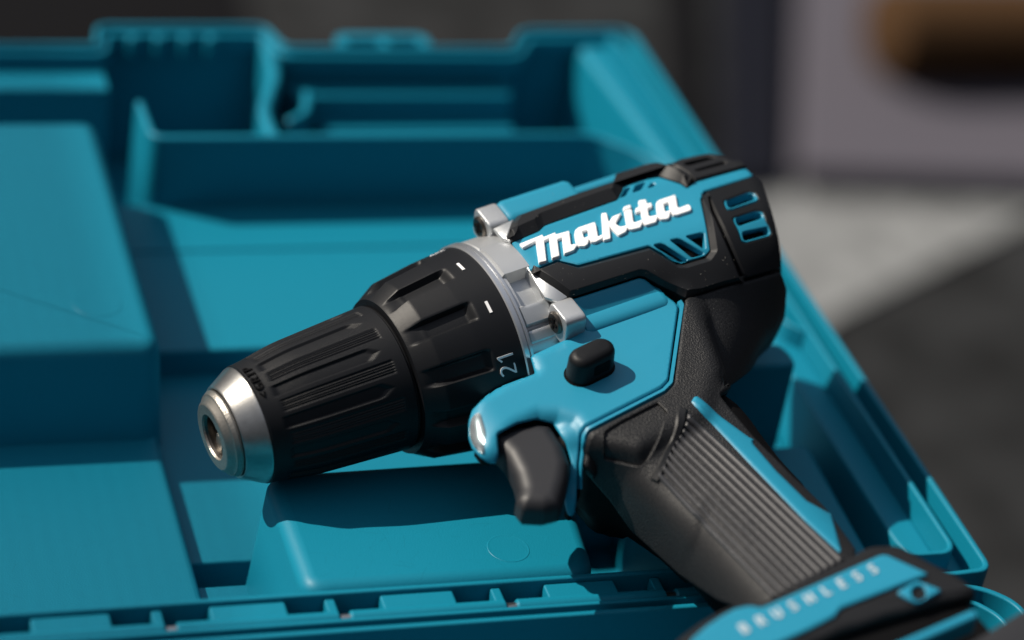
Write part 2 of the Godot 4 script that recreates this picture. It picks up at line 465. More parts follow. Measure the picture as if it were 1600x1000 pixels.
# ---------------------------------------------------------------- parts laid on a solid
# An outline drawn in the drafting plane is dropped on the solid and raised along its normals by the profile (pairs of inset and height).
var _f: Callable
var _q := {}

func drop(u: Vector2) -> Array:
	var key := Vector2i(roundi(u.x * 500.0), roundi(u.y * 500.0))
	if _q.has(key): return _q[key]
	var p := E1 * u.x + E2 * u.y + ED * 150.0
	var best := 1e9
	var at := p
	var hit := false
	for i in 110:
		var d: float = _f.call(p)
		if d < best:
			best = d
			at = p
		if d < 0.01:
			hit = true
			break
		p -= ED * maxf(d * 0.85, 0.01)
		if (p.dot(ED)) < -60.0: break
	if not hit:
		for k in 5:
			at -= grad(_f, at) * _f.call(at)
	var r := [at, grad(_f, at)]
	_q[key] = r
	return r

func patch(f: Callable, outline: PackedVector2Array, holes: Array, profile: Array, corner := 0.8, cell := 1.0, crease := 40.0, hole_depth := -1.6, hole_corner := 0.6) -> ArrayMesh:
	_f = f
	_q = {}
	var step := maxf(0.5, cell * 0.7)
	var v := PackedVector3Array()
	var t := PackedInt32Array()
	var borders := []
	var h_top: float = profile[-1]
	var all := [outline]
	all.append_array(holes)
	for li in all.size():
		var p: PackedVector2Array = turn_left(resample(round_poly(all[li], corner if li == 0 else hole_corner), step), li == 0)
		var prof := profile
		if li > 0:
			prof = [0.0, hole_depth, 0.0, h_top - 0.2, 0.2, h_top]
		var n := p.size()
		var base := v.size()
		var last := p
		for k in range(0, prof.size(), 2):
			last = inset(p, prof[k]) if prof[k] > 0.0 else p
			for u in last:
				var s := drop(u)
				v.append(s[0] + s[1] * prof[k + 1])
		var rows := prof.size() / 2
		for i in rows - 1:
			for j in n:
				var a := base + i * n + j
				var b := base + i * n + (j + 1) % n
				t.append_array(PackedInt32Array([a, b, b + n, a, b + n, a + n]))
		borders.append([last, base + (rows - 1) * n])
	# the face inside the borders, cell by cell
	var ids := {}
	var region: PackedVector2Array = borders[0][0]
	for b in borders:
		for j in b[0].size():
			ids[Vector2i(roundi(b[0][j].x * 500.0), roundi(b[0][j].y * 500.0))] = b[1] + j
	var box := Rect2(region[0], Vector2.ZERO)
	for u in region: box = box.expand(u)
	var edge := {}
	for b in borders:
		for j in b[0].size():
			var u: Vector2 = b[0][j]
			var w: Vector2 = b[0][(j + 1) % b[0].size()]
			var m := maxi(1, ceili(u.distance_to(w) / (cell * 0.25)))
			for k in m + 1:
				var q := u.lerp(w, float(k) / m)
				for dx in [-0.001, 0.001]:
					for dy in [-0.001, 0.001]:
						edge[Vector2i(floori((q.x + dx) / cell), floori((q.y + dy) / cell))] = true
	for cy in range(floori(box.position.y / cell), ceili(box.end.y / cell)):
		for cx in range(floori(box.position.x / cell), ceili(box.end.x / cell)):
			var o := Vector2(cx, cy) * cell
			var sq := PackedVector2Array([o, o + Vector2(cell, 0), o + Vector2(cell, cell), o + Vector2(0, cell)])
			var pieces := [sq]
			if edge.has(Vector2i(cx, cy)):
				pieces = Geometry2D.intersect_polygons(sq, region)
				for b in borders.slice(1):
					var rest := []
					for q in pieces:
						for r in Geometry2D.clip_polygons(q, b[0]):
							rest.append(r)
					pieces = rest
			else:
				var mid := o + Vector2(cell, cell) * 0.5
				if not Geometry2D.is_point_in_polygon(mid, region): continue
				var out := false
				for b in borders.slice(1):
					if Geometry2D.is_point_in_polygon(mid, b[0]):
						out = true
						break
				if out: continue
			for q in pieces:
				var k := PackedInt32Array()
				for u in q:
					var key := Vector2i(roundi(u.x * 500.0), roundi(u.y * 500.0))
					if not ids.has(key):
						var s := drop(u)
						ids[key] = v.size()
						v.append(s[0] + s[1] * h_top)
					k.append(ids[key])
				var tr := PackedInt32Array([0, 1, 2, 0, 2, 3]) if q.size() == 4 and pieces[0] == sq else Geometry2D.triangulate_polygon(q)
				for i in range(0, tr.size(), 3):
					var a := tr[i]
					var b2 := tr[i + 1]
					var c := tr[i + 2]
					if (q[b2] - q[a]).cross(q[c] - q[a]) < 0.0:
						var z := b2
						b2 = c
						c = z
					t.append_array(PackedInt32Array([k[a], k[b2], k[c]]))
	return finish(v, t, crease)

# ---------------------------------------------------------------- materials
func lin(r: float, g: float, b: float) -> Color:
	return Color(r, g, b).linear_to_srgb()

func noise_tex(size: int, freq: float, octaves: int, sd: int, normal := false, strength := 4.0, lo := 0.0, hi := 1.0) -> NoiseTexture2D:
	var n := FastNoiseLite.new()
	n.noise_type = FastNoiseLite.TYPE_SIMPLEX_SMOOTH
	n.frequency = freq
	n.fractal_octaves = octaves
	n.seed = sd
	var t := NoiseTexture2D.new()
	t.width = size
	t.height = size
	t.seamless = true
	t.noise = n
	if normal:
		t.as_normal_map = true
		t.bump_strength = strength
	else:
		var g := Gradient.new()
		g.set_color(0, Color(lo, lo, lo))
		g.set_color(1, Color(hi, hi, hi))
		t.color_ramp = g
	return t

func scuff_tex(n: int, sd: int) -> ImageTexture:
	var rng := RandomNumberGenerator.new()
	rng.seed = sd
	var im := Image.create(1024, 1024, false, Image.FORMAT_RGB8)
	im.fill(Color(0.95, 0.95, 0.95))
	for k in n:
		var p := Vector2(rng.randf(), rng.randf()) * 1024.0
		var a := rng.randf() * TAU
		var w := rng.randf_range(-0.01, 0.01)
		var c := 0.95 + rng.randf_range(-0.1, 0.05)
		for i in int(rng.randf_range(4, 110) * rng.randf()):
			a += w
			p += Vector2(cos(a), sin(a))
			var q := Vector2i(posmod(int(p.x), 1024), posmod(int(p.y), 1024))
			im.set_pixelv(q, Color(c, c, c))
	return ImageTexture.create_from_image(im)

func mat(called: String, c: Color, rough: float, metal := 0.0, spec := 0.5) -> StandardMaterial3D:
	var m := StandardMaterial3D.new()
	m.resource_name = called
	m.albedo_color = c
	m.roughness = rough
	m.metallic = metal
	m.metallic_specular = spec
	M[called] = m
	return m

func grain(m: StandardMaterial3D, tex: Texture2D, scale: float, amount: float) -> void:
	m.uv1_triplanar = true
	m.uv1_scale = Vector3.ONE * scale
	m.normal_enabled = true
	m.normal_texture = tex
	m.normal_scale = amount

func tinted(m: StandardMaterial3D, tex: Texture2D, rough_tex: Texture2D = null) -> void:
	m.albedo_texture = tex
	if rough_tex:
		m.roughness_texture = rough_tex
		m.roughness_texture_channel = BaseMaterial3D.TEXTURE_CHANNEL_RED

func materials() -> void:
	var fine := noise_tex(512, 0.09, 2, 3, true, 6.0)
	var leather := noise_tex(512, 0.035, 3, 7, true, 14.0)
	var soft := noise_tex(256, 0.012, 4, 11, false, 0.0, 0.96, 1.0)
	var wear := noise_tex(512, 0.02, 5, 5, false, 0.0, 0.86, 1.0)
	var m := mat("case_plastic", lin(0.003, 0.188, 0.288), 0.47, 0.0, 0.36)
	grain(m, fine, 90.0, 0.07)
	m.uv1_scale = Vector3.ONE * 9.0
	m.normal_texture = noise_tex(1024, 0.16, 2, 13, true, 5.0)
	tinted(m, scuff_tex(900, 3))
	m = mat("teal_shell", lin(0.008, 0.205, 0.325), 0.45, 0.0, 0.5)
	grain(m, fine, 90.0, 0.22)
	m = mat("teal_ridge", lin(0.009, 0.2, 0.318), 0.42)
	m = mat("black_shell", lin(0.0052, 0.0058, 0.0072), 0.5, 0.0, 0.35)
	grain(m, fine, 80.0, 0.22)
	m = mat("rubber", lin(0.011, 0.0116, 0.0132), 0.52, 0.0, 0.4)
	grain(m, leather, 85.0, 0.6)
	m = mat("smooth_rubber", lin(0.0078, 0.0083, 0.0098), 0.5, 0.0, 0.4)
	grain(m, fine, 90.0, 0.15)
	m = mat("rib_rubber", lin(0.034, 0.035, 0.04), 0.5, 0.0, 0.5)
	grain(m, fine, 90.0, 0.2)
	m = mat("chuck_polymer", lin(0.0042, 0.0048, 0.0064), 0.5, 0.0, 0.35)
	grain(m, fine, 70.0, 0.3)
	m = mat("ring_polymer", lin(0.0048, 0.0054, 0.007), 0.46, 0.0, 0.35)
	grain(m, fine, 80.0, 0.22)
	m = mat("gap_black", lin(0.003, 0.003, 0.0035), 0.6, 0.0, 0.2)
	m = mat("trigger_plastic", lin(0.013, 0.0135, 0.0165), 0.52)
	grain(m, fine, 80.0, 0.1)
	m = mat("cast_aluminium", lin(0.5, 0.515, 0.53), 0.42, 0.75)
	grain(m, fine, 60.0, 0.28)
	m = mat("satin_ring", lin(0.62, 0.63, 0.65), 0.32, 0.9)
	m = mat("steel", lin(0.46, 0.45, 0.43), 0.3, 1.0)
	grain(m, fine, 40.0, 0.08)
	tinted(m, wear)
	m = mat("worn_steel", lin(0.36, 0.34, 0.31), 0.42, 1.0)
	grain(m, leather, 90.0, 0.3)
	tinted(m, wear)
	m = mat("dark_steel", lin(0.1, 0.09, 0.08), 0.35, 1.0)
	m = mat("white_paint", lin(0.82, 0.82, 0.83), 0.4)
	m = mat("print_grey", lin(0.55, 0.55, 0.57), 0.5)
	m = mat("lens", Color(0.95, 0.97, 1.0, 0.1), 0.02)
	m.transparency = BaseMaterial3D.TRANSPARENCY_ALPHA
	mat("faded_print", lin(0.42, 0.5, 0.55), 0.5)
	mat("hinge_steel", lin(0.5, 0.5, 0.5), 0.35, 1.0)
	mat("dust", lin(0.4, 0.38, 0.35), 0.9)
	mat("chrome", lin(0.09, 0.12, 0.13), 0.22, 0.7)
	m = mat("led", lin(0.75, 0.6, 0.15), 0.3)
	m = mat("asphalt", lin(0.027, 0.0285, 0.0305), 0.9, 0.0, 0.3)
	tinted(m, noise_tex(512, 0.02, 6, 21, false, 0.0, 0.5, 1.0))
	m.uv1_triplanar = true
	m.uv1_world_triplanar = true
	m.uv1_scale = Vector3.ONE * 1.1
	m = mat("road_paint", lin(0.26, 0.27, 0.275), 0.85, 0.0, 0.3)
	tinted(m, noise_tex(512, 0.015, 6, 23, false, 0.0, 0.7, 1.0))
	m.uv1_triplanar = true
	m.uv1_world_triplanar = true
	m.uv1_scale = Vector3.ONE * 3.0
	mat("lilac_board", lin(0.066, 0.061, 0.078), 0.85)
	mat("navy_post", lin(0.005, 0.0055, 0.01), 0.6, 0.0, 0.25)
	mat("cover_and_shade_black", lin(0.004, 0.004, 0.005), 0.8, 0.0, 0.2)  # colours the cable cover and the sheet that imitates ground shade
	mat("brown_canvas", lin(0.06, 0.032, 0.015), 0.9, 0.0, 0.2)
	m = mat("bench_wood", lin(0.2, 0.13, 0.08), 0.7)
	tinted(m, noise_tex(256, 0.02, 4, 31, false, 0.0, 0.7, 1.0))
	m.uv1_triplanar = true
	m.uv1_scale = Vector3(30, 30, 4)

# ---------------------------------------------------------------- the drill
func seat(x: float, r: float, deg: float) -> Transform3D:
	# a flat sign on a turned part: reads towards the top of the tool, its head towards the chuck
	var a := deg_to_rad(deg)
	var n := around(0.0, 1.0, a)
	var up := Vector3(-1, 0, 0)
	var right := up.cross(n)
	return Transform3D(Basis(right, up, n), around(x, r, a) * MM)

func text_mesh(t: String, size_mm: float, depth_mm: float, bold := true, mono := false) -> TextMesh:
	var f := SystemFont.new()
	f.font_names = PackedStringArray(["Droid Sans"])
	if bold: f.font_weight = 700
	var m := TextMesh.new()
	m.font = f
	m.text = t
	m.font_size = 32
	m.pixel_size = size_mm * MM / 32.0 * 1.35
	m.depth = depth_mm * MM
	m.curve_step = 2.0
	return m

func bar_along_x(cy: float, cz: float, hy: float, hz: float, r: float, x0: float, x1: float, edge := 0.6) -> ArrayMesh:
	var sq := resample(round_poly(rect(-hy, -hz, hy, hz), r, 5), 1e9)
	var rings := []
	for s in [[x0, edge], [x0 + edge * 0.3, edge * 0.3], [x0 + edge, 0.0], [x1 - edge, 0.0], [x1 - edge * 0.3, edge * 0.3], [x1, edge]]:
		var ring := PackedVector3Array()
		for q in inset(turn_left(sq), s[1]):
			ring.append(Vector3(s[0], cy + q.x, cz + q.y))
		rings.append(ring)
	return loft(rings, true, true, 40.0)

func stadium(cx: float, cy: float, half_len: float, r: float, lean: float, n := 12) -> PackedVector2Array:
	var o := PackedVector2Array()
	for k in 2:
		for i in n + 1:
			var a := -PI / 2 + PI * i / n + PI * k
			var p := Vector2((half_len - r) * (1 - 2 * k), 0) + Vector2(cos(a), sin(a)) * r
			o.append(Vector2(cx, cy) + p.rotated(lean))
	return o

func sleeve_r(x: float, a: float) -> float:
	var r := lerpf(15.9, 18.3, smoothstep(-76.0, -57.0, x)) if x < -58.0 else lerpf(18.3, 20.0, (x + 58.0) / 24.0)
	if x < -74.0: r -= 0.3
	if x > -34.6: r -= 0.4
	var d := fposmod(rad_to_deg(a) + 6.0 + 15.0, 30.0) - 15.0   # ribbed lands at -6, 24 ... degrees
	var run := smoothstep(-69.3, -68.6, x) * (1.0 - smoothstep(-38.4, -37.8, x))
	if absf(d) < 5.6:
		r += run * (-0.1 - 0.24 * (0.5 + 0.5 * cos(TAU * d / 2.1)))
	var e := fposmod(rad_to_deg(a) - 9.0 + 15.0, 30.0) - 15.0   # smooth flutes between them
	var w := 1.0 - smoothstep(4.2, 6.0, absf(e))
	var tip := -43.0 + 3.0 * (1.0 - absf(e) / 6.0)
	r -= 0.65 * w * smoothstep(-70.3, -68.2, x) * (1.0 - smoothstep(tip - 2.2, tip + 0.6, x))
	return r

func ring_r(x: float, a: float) -> float:
	var r := 21.2
	if x < -28.0: r = lerpf(21.4, 24.6, clampf((x + 33.5) / 5.5, 0.0, 1.0))
	elif x < -17.0: r = lerpf(24.6, 26.3, (x + 28.0) / 11.0)
	else: r = lerpf(26.3, 27.4, (x + 17.0) / 11.2)
	var e := fposmod(rad_to_deg(a) - 10.0 + 15.0, 30.0) - 15.0
	var w := 1.0 - smoothstep(4.4, 6.6, absf(e))
	r -= 2.1 * w * (1.0 - smoothstep(-16.4, -13.8, x)) * smoothstep(-33.5, -27.0, x)
	return r

func band(v: float, a: float, b: float, s := 1.2) -> float:
	return smoothstep(a - s, a, v) * (1.0 - smoothstep(b, b + s, v))

func gear_r(x: float, a: float) -> float:
	var d := rad_to_deg(wrapf(a, -PI, PI))
	var r := 26.9
	r += 1.2 * band(d, -58.0, -33.0) * band(x, -2.4, 9.0, 0.4)
	r += 0.7 * band(d, -90.0, -60.0) * band(x, -2.4, 9.0, 0.4)
	r -= 2.4 * band(d, -31.5, -13.0) * band(x, -1.2, 4.2, 0.4)
	r += 0.6 * band(d, -12.0, -1.5) * band(x, -2.6, 9.5, 0.4)
	r -= 1.0 * band(d, -0.6, 1.0, 0.8)
	r += 0.5 * band(d, 2.5, 8.0) * band(x, -2.6, 9.5, 0.4)
	r += 0.25 * band(d, 9.5, 40.0)
	if x > 5.7: r = minf(r, 25.9)
	return r

func steps(a: float, b: float, d: float) -> PackedFloat32Array:
	var o := PackedFloat32Array()
	var n := ceili((b - a) / d)
	for i in n + 1: o.append(lerpf(a, b, float(i) / n))
	return o

func smooth_curve(p: PackedVector2Array, t: float) -> Vector2:
	var s := clampf(t, 0.0, 0.9999) * (p.size() - 1)
	var i := int(s)
	return p[i].cubic_interpolate(p[i + 1], p[maxi(0, i - 1)], p[mini(p.size() - 1, i + 2)], s - i)

func screw(cy: float, cz: float, x: float) -> void:
	var s := put("screw", shifted_turned([x - 0.5, 1.6, x - 0.5, 2.6, x - 0.1, 3.1, x + 3.0, 3.1], cy, cz), M.dark_steel, drill)
	for k in 2:
		var b := BoxMesh.new()
		b.size = Vector3(0.4, 3.4 if k == 0 else 0.8, 0.8 if k == 0 else 3.4) * MM
		put("screw_slot", b, M.gap_black, s, Transform3D(Basis.IDENTITY, Vector3(x - 0.5 - 0.03 * k, cy, cz) * MM))

func shifted_turned(profile: Array, cy: float, cz: float, n := 32) -> ArrayMesh:
	var rings := []
	for k in range(0, profile.size(), 2):
		var r := PackedVector3Array()
		for j in n:
			r.append(around(profile[k], profile[k + 1], TAU * j / n) + Vector3(0, cy, cz))
		rings.append(r)
	return loft(rings, true, true, 30.0)

func build_drill() -> void:
	drill = thing("drill_driver", "teal and black cordless drill driver lying on its side across the open case", "drill",
		Transform3D(Basis(Vector3(0.956376, 0.160203, -0.244293), Vector3(-0.266452, 0.135484, -0.954278), Vector3(-0.119781, 0.977742, 0.17226)), Vector3(11.041, 27.972, 71.064) * MM))
	var body := sd_body
	var foot := sd_foot
	# body under the shells
	put("inner_body", nets(sd_core, Vector3(-40, -128, -31), Vector3(96, 34, 31), 2.6), M.gap_black, drill)
	# ---- chuck
	var nose := put("chuck_nose", turned([-83.6, 6.0, -84.2, 6.2, -84.2, 8.8, -83.8, 9.4, -82.6, 10.4, -82.3, 11.0, -81.2, 11.7, -80.6, 11.6, -80.3, 11.0, -79.8, 10.8], 96, false, false), M.worn_steel, drill)
	put("bore", turned([-83.8, 6.3, -83.0, 5.6, -76.0, 5.2, -74.0, 0.3], 64, false, true), M.dark_steel, nose)
	for k in 3:
		var jaw := BoxMesh.new()
		jaw.size = Vector3(6.0, 4.0, 3.4) * MM
		var a := TAU * k / 3.0 + 0.5
		put("jaw", jaw, M.worn_steel, nose, Transform3D(Basis(Vector3(1, 0, 0), around(0, 1, a), Vector3(1, 0, 0).cross(around(0, 1, a))), around(-79.0, 3.6, a) * MM))
	put("chuck_collar", turned([-80.3, 11.4, -80.5, 12.2, -80.2, 12.6, -78.0, 13.8, -76.0, 14.95, -74.9, 15.6, -74.4, 15.75, -74.2, 15.0], 128, false, false), M.steel, drill)
	var xs := PackedFloat32Array([-74.6, -74.5, -74.1, -73.9, -72.5, -71.0])
	xs.append_array(steps(-70.5, -66.0, 0.5))
	xs.append_array(steps(-65.0, -46.0, 2.0))
	xs.append_array(steps(-45.5, -37.0, 0.4))
	xs.append_array(PackedFloat32Array([-36.0, -34.8, -34.4, -34.2]))
	var sleeve := put("chuck_sleeve", lathe(xs, 600, sleeve_r, true, true, 28.0), M.chuck_polymer, drill)
	var word := "GRIP"
	for k in 4:
		put("letter", text_mesh(word[k], 2.5, 0.2), M.gap_black, sleeve, seat(-72.4, 16.45, -31.0 - 8.0 * k))
	put("arrow_mark", text_mesh("<", 2.2, 0.2), M.gap_black, sleeve, seat(-72.4, 16.45, -22.0))
	put("chuck_seal", turned([-35.0, 18.6, -34.2, 19.6, -33.8, 19.6, -33.6, 18.9, -33.2, 18.9, -33.0, 19.8, -32.6, 19.8, -32.4, 19.0], 128), M.gap_black, drill)
	# ---- clutch ring
	xs = PackedFloat32Array([-33.6, -33.4])
	xs.append_array(steps(-33.0, -26.5, 0.5))
	xs.append_array(steps(-25.5, -17.5, 1.5))
	xs.append_array(steps(-17.0, -13.0, 0.4))
	xs.append_array(steps(-12.0, -5.8, 1.1))
	var clutch := put("clutch_ring", lathe(xs, 480, ring_r, true, true, 30.0), M.ring_polymer, drill)
	put("number", text_mesh("21", 4.6, 0.2, false), M.print_grey, clutch, seat(-10.8, 27.0, 14.5))
	for d in [-51.0, -18.5]:
		var tick := BoxMesh.new()
		tick.size = Vector3(3.4, 0.75, 0.24) * MM
		put("tick_mark", tick, M.white_paint, clutch, seat(-10.4, 27.0, d))
	for k in 3:
		var tick := BoxMesh.new()
		tick.size = Vector3(0.7, 1.2, 0.24) * MM
		put("tick_mark", tick, M.white_paint, clutch, seat(-8.4 - 1.6 * k, 27.2 - 0.15 * k, -81.0))
	# ---- aluminium gear case
	put("gear_case_ring", turned([-5.9, 25.0, -5.9, 27.5, -5.6, 27.9, -4.5, 27.9, -4.35, 27.4, -4.15, 27.4, -4.0, 28.0, -3.3, 28.0, -3.2, 27.0], 160, false, false), M.satin_ring, drill)
	xs = steps(-3.4, 7.4, 0.4)
	var gear := put("gear_case", lathe(xs, 360, gear_r, true, true, 30.0), M.cast_aluminium, drill)
	put("flange_plate", patch(body, PLATE_UP, [], [0.0, -1.5, 0.0, 0.6, 0.3, 0.9], 0.4, 0.8), M.cast_aluminium, gear)
	put("flange_plate", patch(body, PLATE_LOW, [], [0.0, -1.5, 0.0, 0.6, 0.3, 0.9], 0.4, 0.8), M.cast_aluminium, gear)
	for s in [-1.0, 1.0]:
		put("screw_boss", bar_along_x(20.0 * s - 0.3, 21.8, 4.5, 4.6, 2.2, 4.4, 10.6, 0.6), M.cast_aluminium, gear)
		screw(20.0 * s, 22.4, 4.0)
	# ---- motor housing
	var panel := put("side_panel", patch(body, SIDE_PANEL, SIDE_PANEL_HOLES, [0.0, -0.9, 0.0, 0.45, 0.25, 0.7], 0.5, 1.0), M.teal_shell, drill)
	put("upper_bumper", patch(body, UPPER_BUMPER, [], [0.0, -0.9, 0.05, 0.7, 1.9, 2.6, 2.0, 2.65, 2.1, 2.65], 0.25, 0.8, 24.0), M.smooth_rubber, drill)
	put("screw_channel", bar_along_x(20.0, 21.4, 4.8, 4.8, 3.0, 10.6, 34.0, 2.0), M.teal_shell, drill)
	put("screw_channel", bar_along_x(-21.6, 17.2, 5.0, 5.0, 4.9, 10.6, 37.0, 2.0), M.teal_shell, drill)
	put("top_strip", bar_along_x(22.6, 19.0, 1.6, 3.0, 1.2, 33.0, 53.0, 0.8), M.teal_ridge, drill)
	put("rear_top_cover", patch(body, TOP_CAP, TOP_CAP_HOLES, [0.0, -0.9, 0.0, 0.9, 0.4, 1.5], 0.6, 0.9), M.smooth_rubber, drill)
	put("rear_cover", patch(body, REAR_CAP, REAR_CAP_HOLES, [0.0, -0.9, 0.0, 0.9, 0.5, 1.5], 0.8, 0.9), M.black_shell, drill)
	put("vent_liner", patch(body, LINER_A, LINER_A_HOLES, [0.0, -0.9, 0.0, 0.7, 0.25, 1.25], 0.9, 0.7, 40.0, -1.7, 0.9), M.teal_ridge, drill)
	put("vent_liner", patch(body, LINER_B, LINER_B_HOLES, [0.0, -0.9, 0.0, 0.7, 0.25, 1.25], 0.9, 0.7, 40.0, -1.7, 0.9), M.teal_ridge, drill)
	put("lower_bumper", patch(body, LOWER_BUMPER, [], [0.0, -2.2, 0.05, 0.8, 1.2, 2.3, 1.3, 2.35, 1.4, 2.35], 0.25, 0.9, 24.0), M.smooth_rubber, drill)
	dust([UPPER_BUMPER], drill, 2.8)
	dust([LOWER_BUMPER], drill, 2.4)
	# ---- lettering in relief on the panel
	var letters := [LETTER0, LETTER1, LETTER2, LETTER3, LETTER4, LETTER5, LETTER6]
	var word_outline := []
	for l in letters:
		var add: PackedVector2Array = turn_left(round_poly(l, 0.22, 3))
		var going := true
		while going:
			going = false
			for i in word_outline.size():
				var both := Geometry2D.merge_polygons(word_outline[i], add)
				var solid := []
				for q in both:
					if not Geometry2D.is_polygon_clockwise(q): solid.append(q)
				if solid.size() == 1:
					add = solid[0]
					word_outline.remove_at(i)
					going = true
					break
		word_outline.append(add)
	for o in word_outline:
		var holes := []
		for c in [COUNTER0, COUNTER1]:
			if Geometry2D.is_point_in_polygon(c[0], o): holes.append(c)
		put("brand_lettering", patch(body, o, holes, [0.0, 0.3, 0.0, 1.25, 0.1, 1.5, 0.26, 1.58], 0.0, 0.7, 40.0, 0.5, 0.25), M.white_paint, panel)
	# ---- grip
	var grip := put("grip_overmold", patch(body, OVERMOLD, OVERMOLD_HOLES, [0.0, -0.9, 0.0, 0.8, 0.35, 1.2, 0.7, 1.3], 0.9, 1.3, 40.0, 0.2), M.rubber, drill)
	put("grip_inlay", patch(body, INLAY, [], [0.0, -0.5, 0.0, 0.5], 0.6, 1.2), M.rubber, grip)
	put("grip_stripe", patch(body, STRIPE, [], [0.0, 0.5, 0.0, 1.0, 0.5, 1.5, 1.0, 1.65], 0.4, 0.8), M.teal_ridge, grip)
	put("rib_frame", patch(body, RIB_FRAME, [], [0.0, 0.9, 0.0, 1.5, 0.4, 1.9], 0.4, 0.9), M.smooth_rubber, grip)
	var nr := 10
	for i in nr:
		var a0 := (i + 0.09) / nr
		var a1 := (i + 0.91) / nr
		var o := PackedVector2Array()
		for k in 13:
			var w := k / 12.0
			o.append(smooth_curve(RIBS_A, w).lerp(smooth_curve(RIBS_B, w), a0))
		for k in 13:
			var w := 1.0 - k / 12.0
			o.append(smooth_curve(RIBS_A, w).lerp(smooth_curve(RIBS_B, w), a1))
		put("grip_rib", patch(body, o, [], [0.0, 0.7, 0.03, 1.35, 0.3, 1.85, 0.65, 2.05], 0.4, 0.8), M.rib_rubber, grip)
	# ---- front housing, trigger, selector, lamp
	put("front_housing", patch(body, FRONT_HOUSING, [], [0.0, -2.0, 0.0, 0.3, 0.25, 0.6, 0.5, 0.7], 0.7, 0.8), M.teal_shell, drill)
	put("trigger", nets(sd_trigger, Vector3(-36, -84, 2), Vector3(4, -38, 21), 0.7), M.trigger_plastic, drill)
	var rings := []
	for s in [[18.0, 0.0, 0.3], [20.9, 0.0, 0.25], [26.6, 0.0, 0.0], [27.6, 0.35, 0.0], [28.3, 1.1, 0.0], [28.6, 2.0, 0.0]]:
		var r := PackedVector3Array()
		for q in stadium(4.2, -37.4, 6.6 - s[1] + s[2], 3.5 - s[1] + s[2], 0.12): r.append(Vector3(q.x, q.y, s[0]))
		rings.append(r)
	var knob := put("direction_selector", loft(rings, true, true, 45.0), M.black_shell, drill)
	var dent_shade := BoxMesh.new()
	dent_shade.size = Vector3(5.0, 0.3, 3.2) * MM
	put("recess_shade", dent_shade, M.gap_black, knob, Transform3D(Basis(Vector3(0, 0, 1), 0.12), Vector3(5.5, -40.85, 24.2) * MM))  # thin black box, its colour imitates the shade inside a recess
	var socket := []
	for s in [20.55, 20.85]:
		var r := PackedVector3Array()
		for q in stadium(4.2, -37.4, 7.3, 4.2, 0.12): r.append(Vector3(q.x, q.y, s))
		socket.append(r)
	put("selector_slot", loft(socket, true, true), M.gap_black, drill)
	put("housing_rim", patch(body, HOUSING_RIM, [], [0.0, -1.5, 0.0, 0.4, 0.2, 0.7], 0.4, 0.9), M.teal_shell, drill)
	var lamp := put("lamp_reflector", patch(body, LENS, [], [0.0, 0.4, 0.0, 0.75], 1.2, 0.8), M.chrome, drill)
	put("lamp_lens", patch(body, LENS, [], [0.0, 0.4, 0.0, 0.9, 0.4, 1.4, 0.9, 1.6], 1.4, 0.8, 80.0), M.lens, lamp)
	# ---- foot and battery
	var frings := []
	for s in [[-28.0, 2.0], [-26.0, 0.0], [26.0, 0.0], [27.3, 0.6], [28.0, 2.0]]:
		var r := PackedVector3Array()
		for q in inset(turn_left(resample(round_poly(FOOT, 2.0), 1e9)), s[1]): r.append(Vector3(q.x, q.y, s[0] - 0.3))
		frings.append(r)
	put("foot", loft(frings, true, true, 40.0), M.smooth_rubber, drill)
	var fp := put("foot_panel", patch(foot, FOOT_PANEL, [], [0.0, -0.9, 0.0, 0.3, 0.3, 0.6], 1.0, 1.2), M.teal_shell, drill)
	put("foot_clip", patch(foot, FOOT_CLIP, FOOT_CLIP_HOLES, [0.0, -0.5, 0.0, 0.4, 0.3, 0.7], 0.8, 0.9), M.teal_ridge, drill)
	var slogan := "BRUSHLESS"
	for k in slogan.length():
		put("letter", text_mesh(slogan[k], 2.9, 0.3), M.faded_print, fp, Transform3D(Basis(Vector3(0, 0, 1), 0.03), Vector3(-11.0 + 4.72 * k, -129.9 + 0.16 * k, 28.7) * MM))
	put("foot_underside", bar_along_x(-146.0, 0.0, 16.0, 24.5, 3.0, -22.0, 44.0, 1.0), M.gap_black, drill)
	put("latch_trim", bar_along_x(-152.6, 30.0, 1.2, 3.5, 1.0, 10.0, 38.0, 0.6), M.teal_ridge, drill)
	var batt := []
	for s in [[-37.0, 3.0], [-34.0, 0.0], [34.0, 0.0], [36.2, 0.8], [37.0, 3.0]]:
		var r := PackedVector3Array()
		for q in inset(turn_left(resample(round_poly(pts([-24, -160, 30, -160, 62, -156, 70, -160, 72, -186, -24, -188]), 4.0), 1e9)), s[1]): r.append(Vector3(q.x, q.y, s[0]))
		batt.append(r)
	put("battery", loft(batt, true, true, 40.0), M.trigger_plastic, drill)

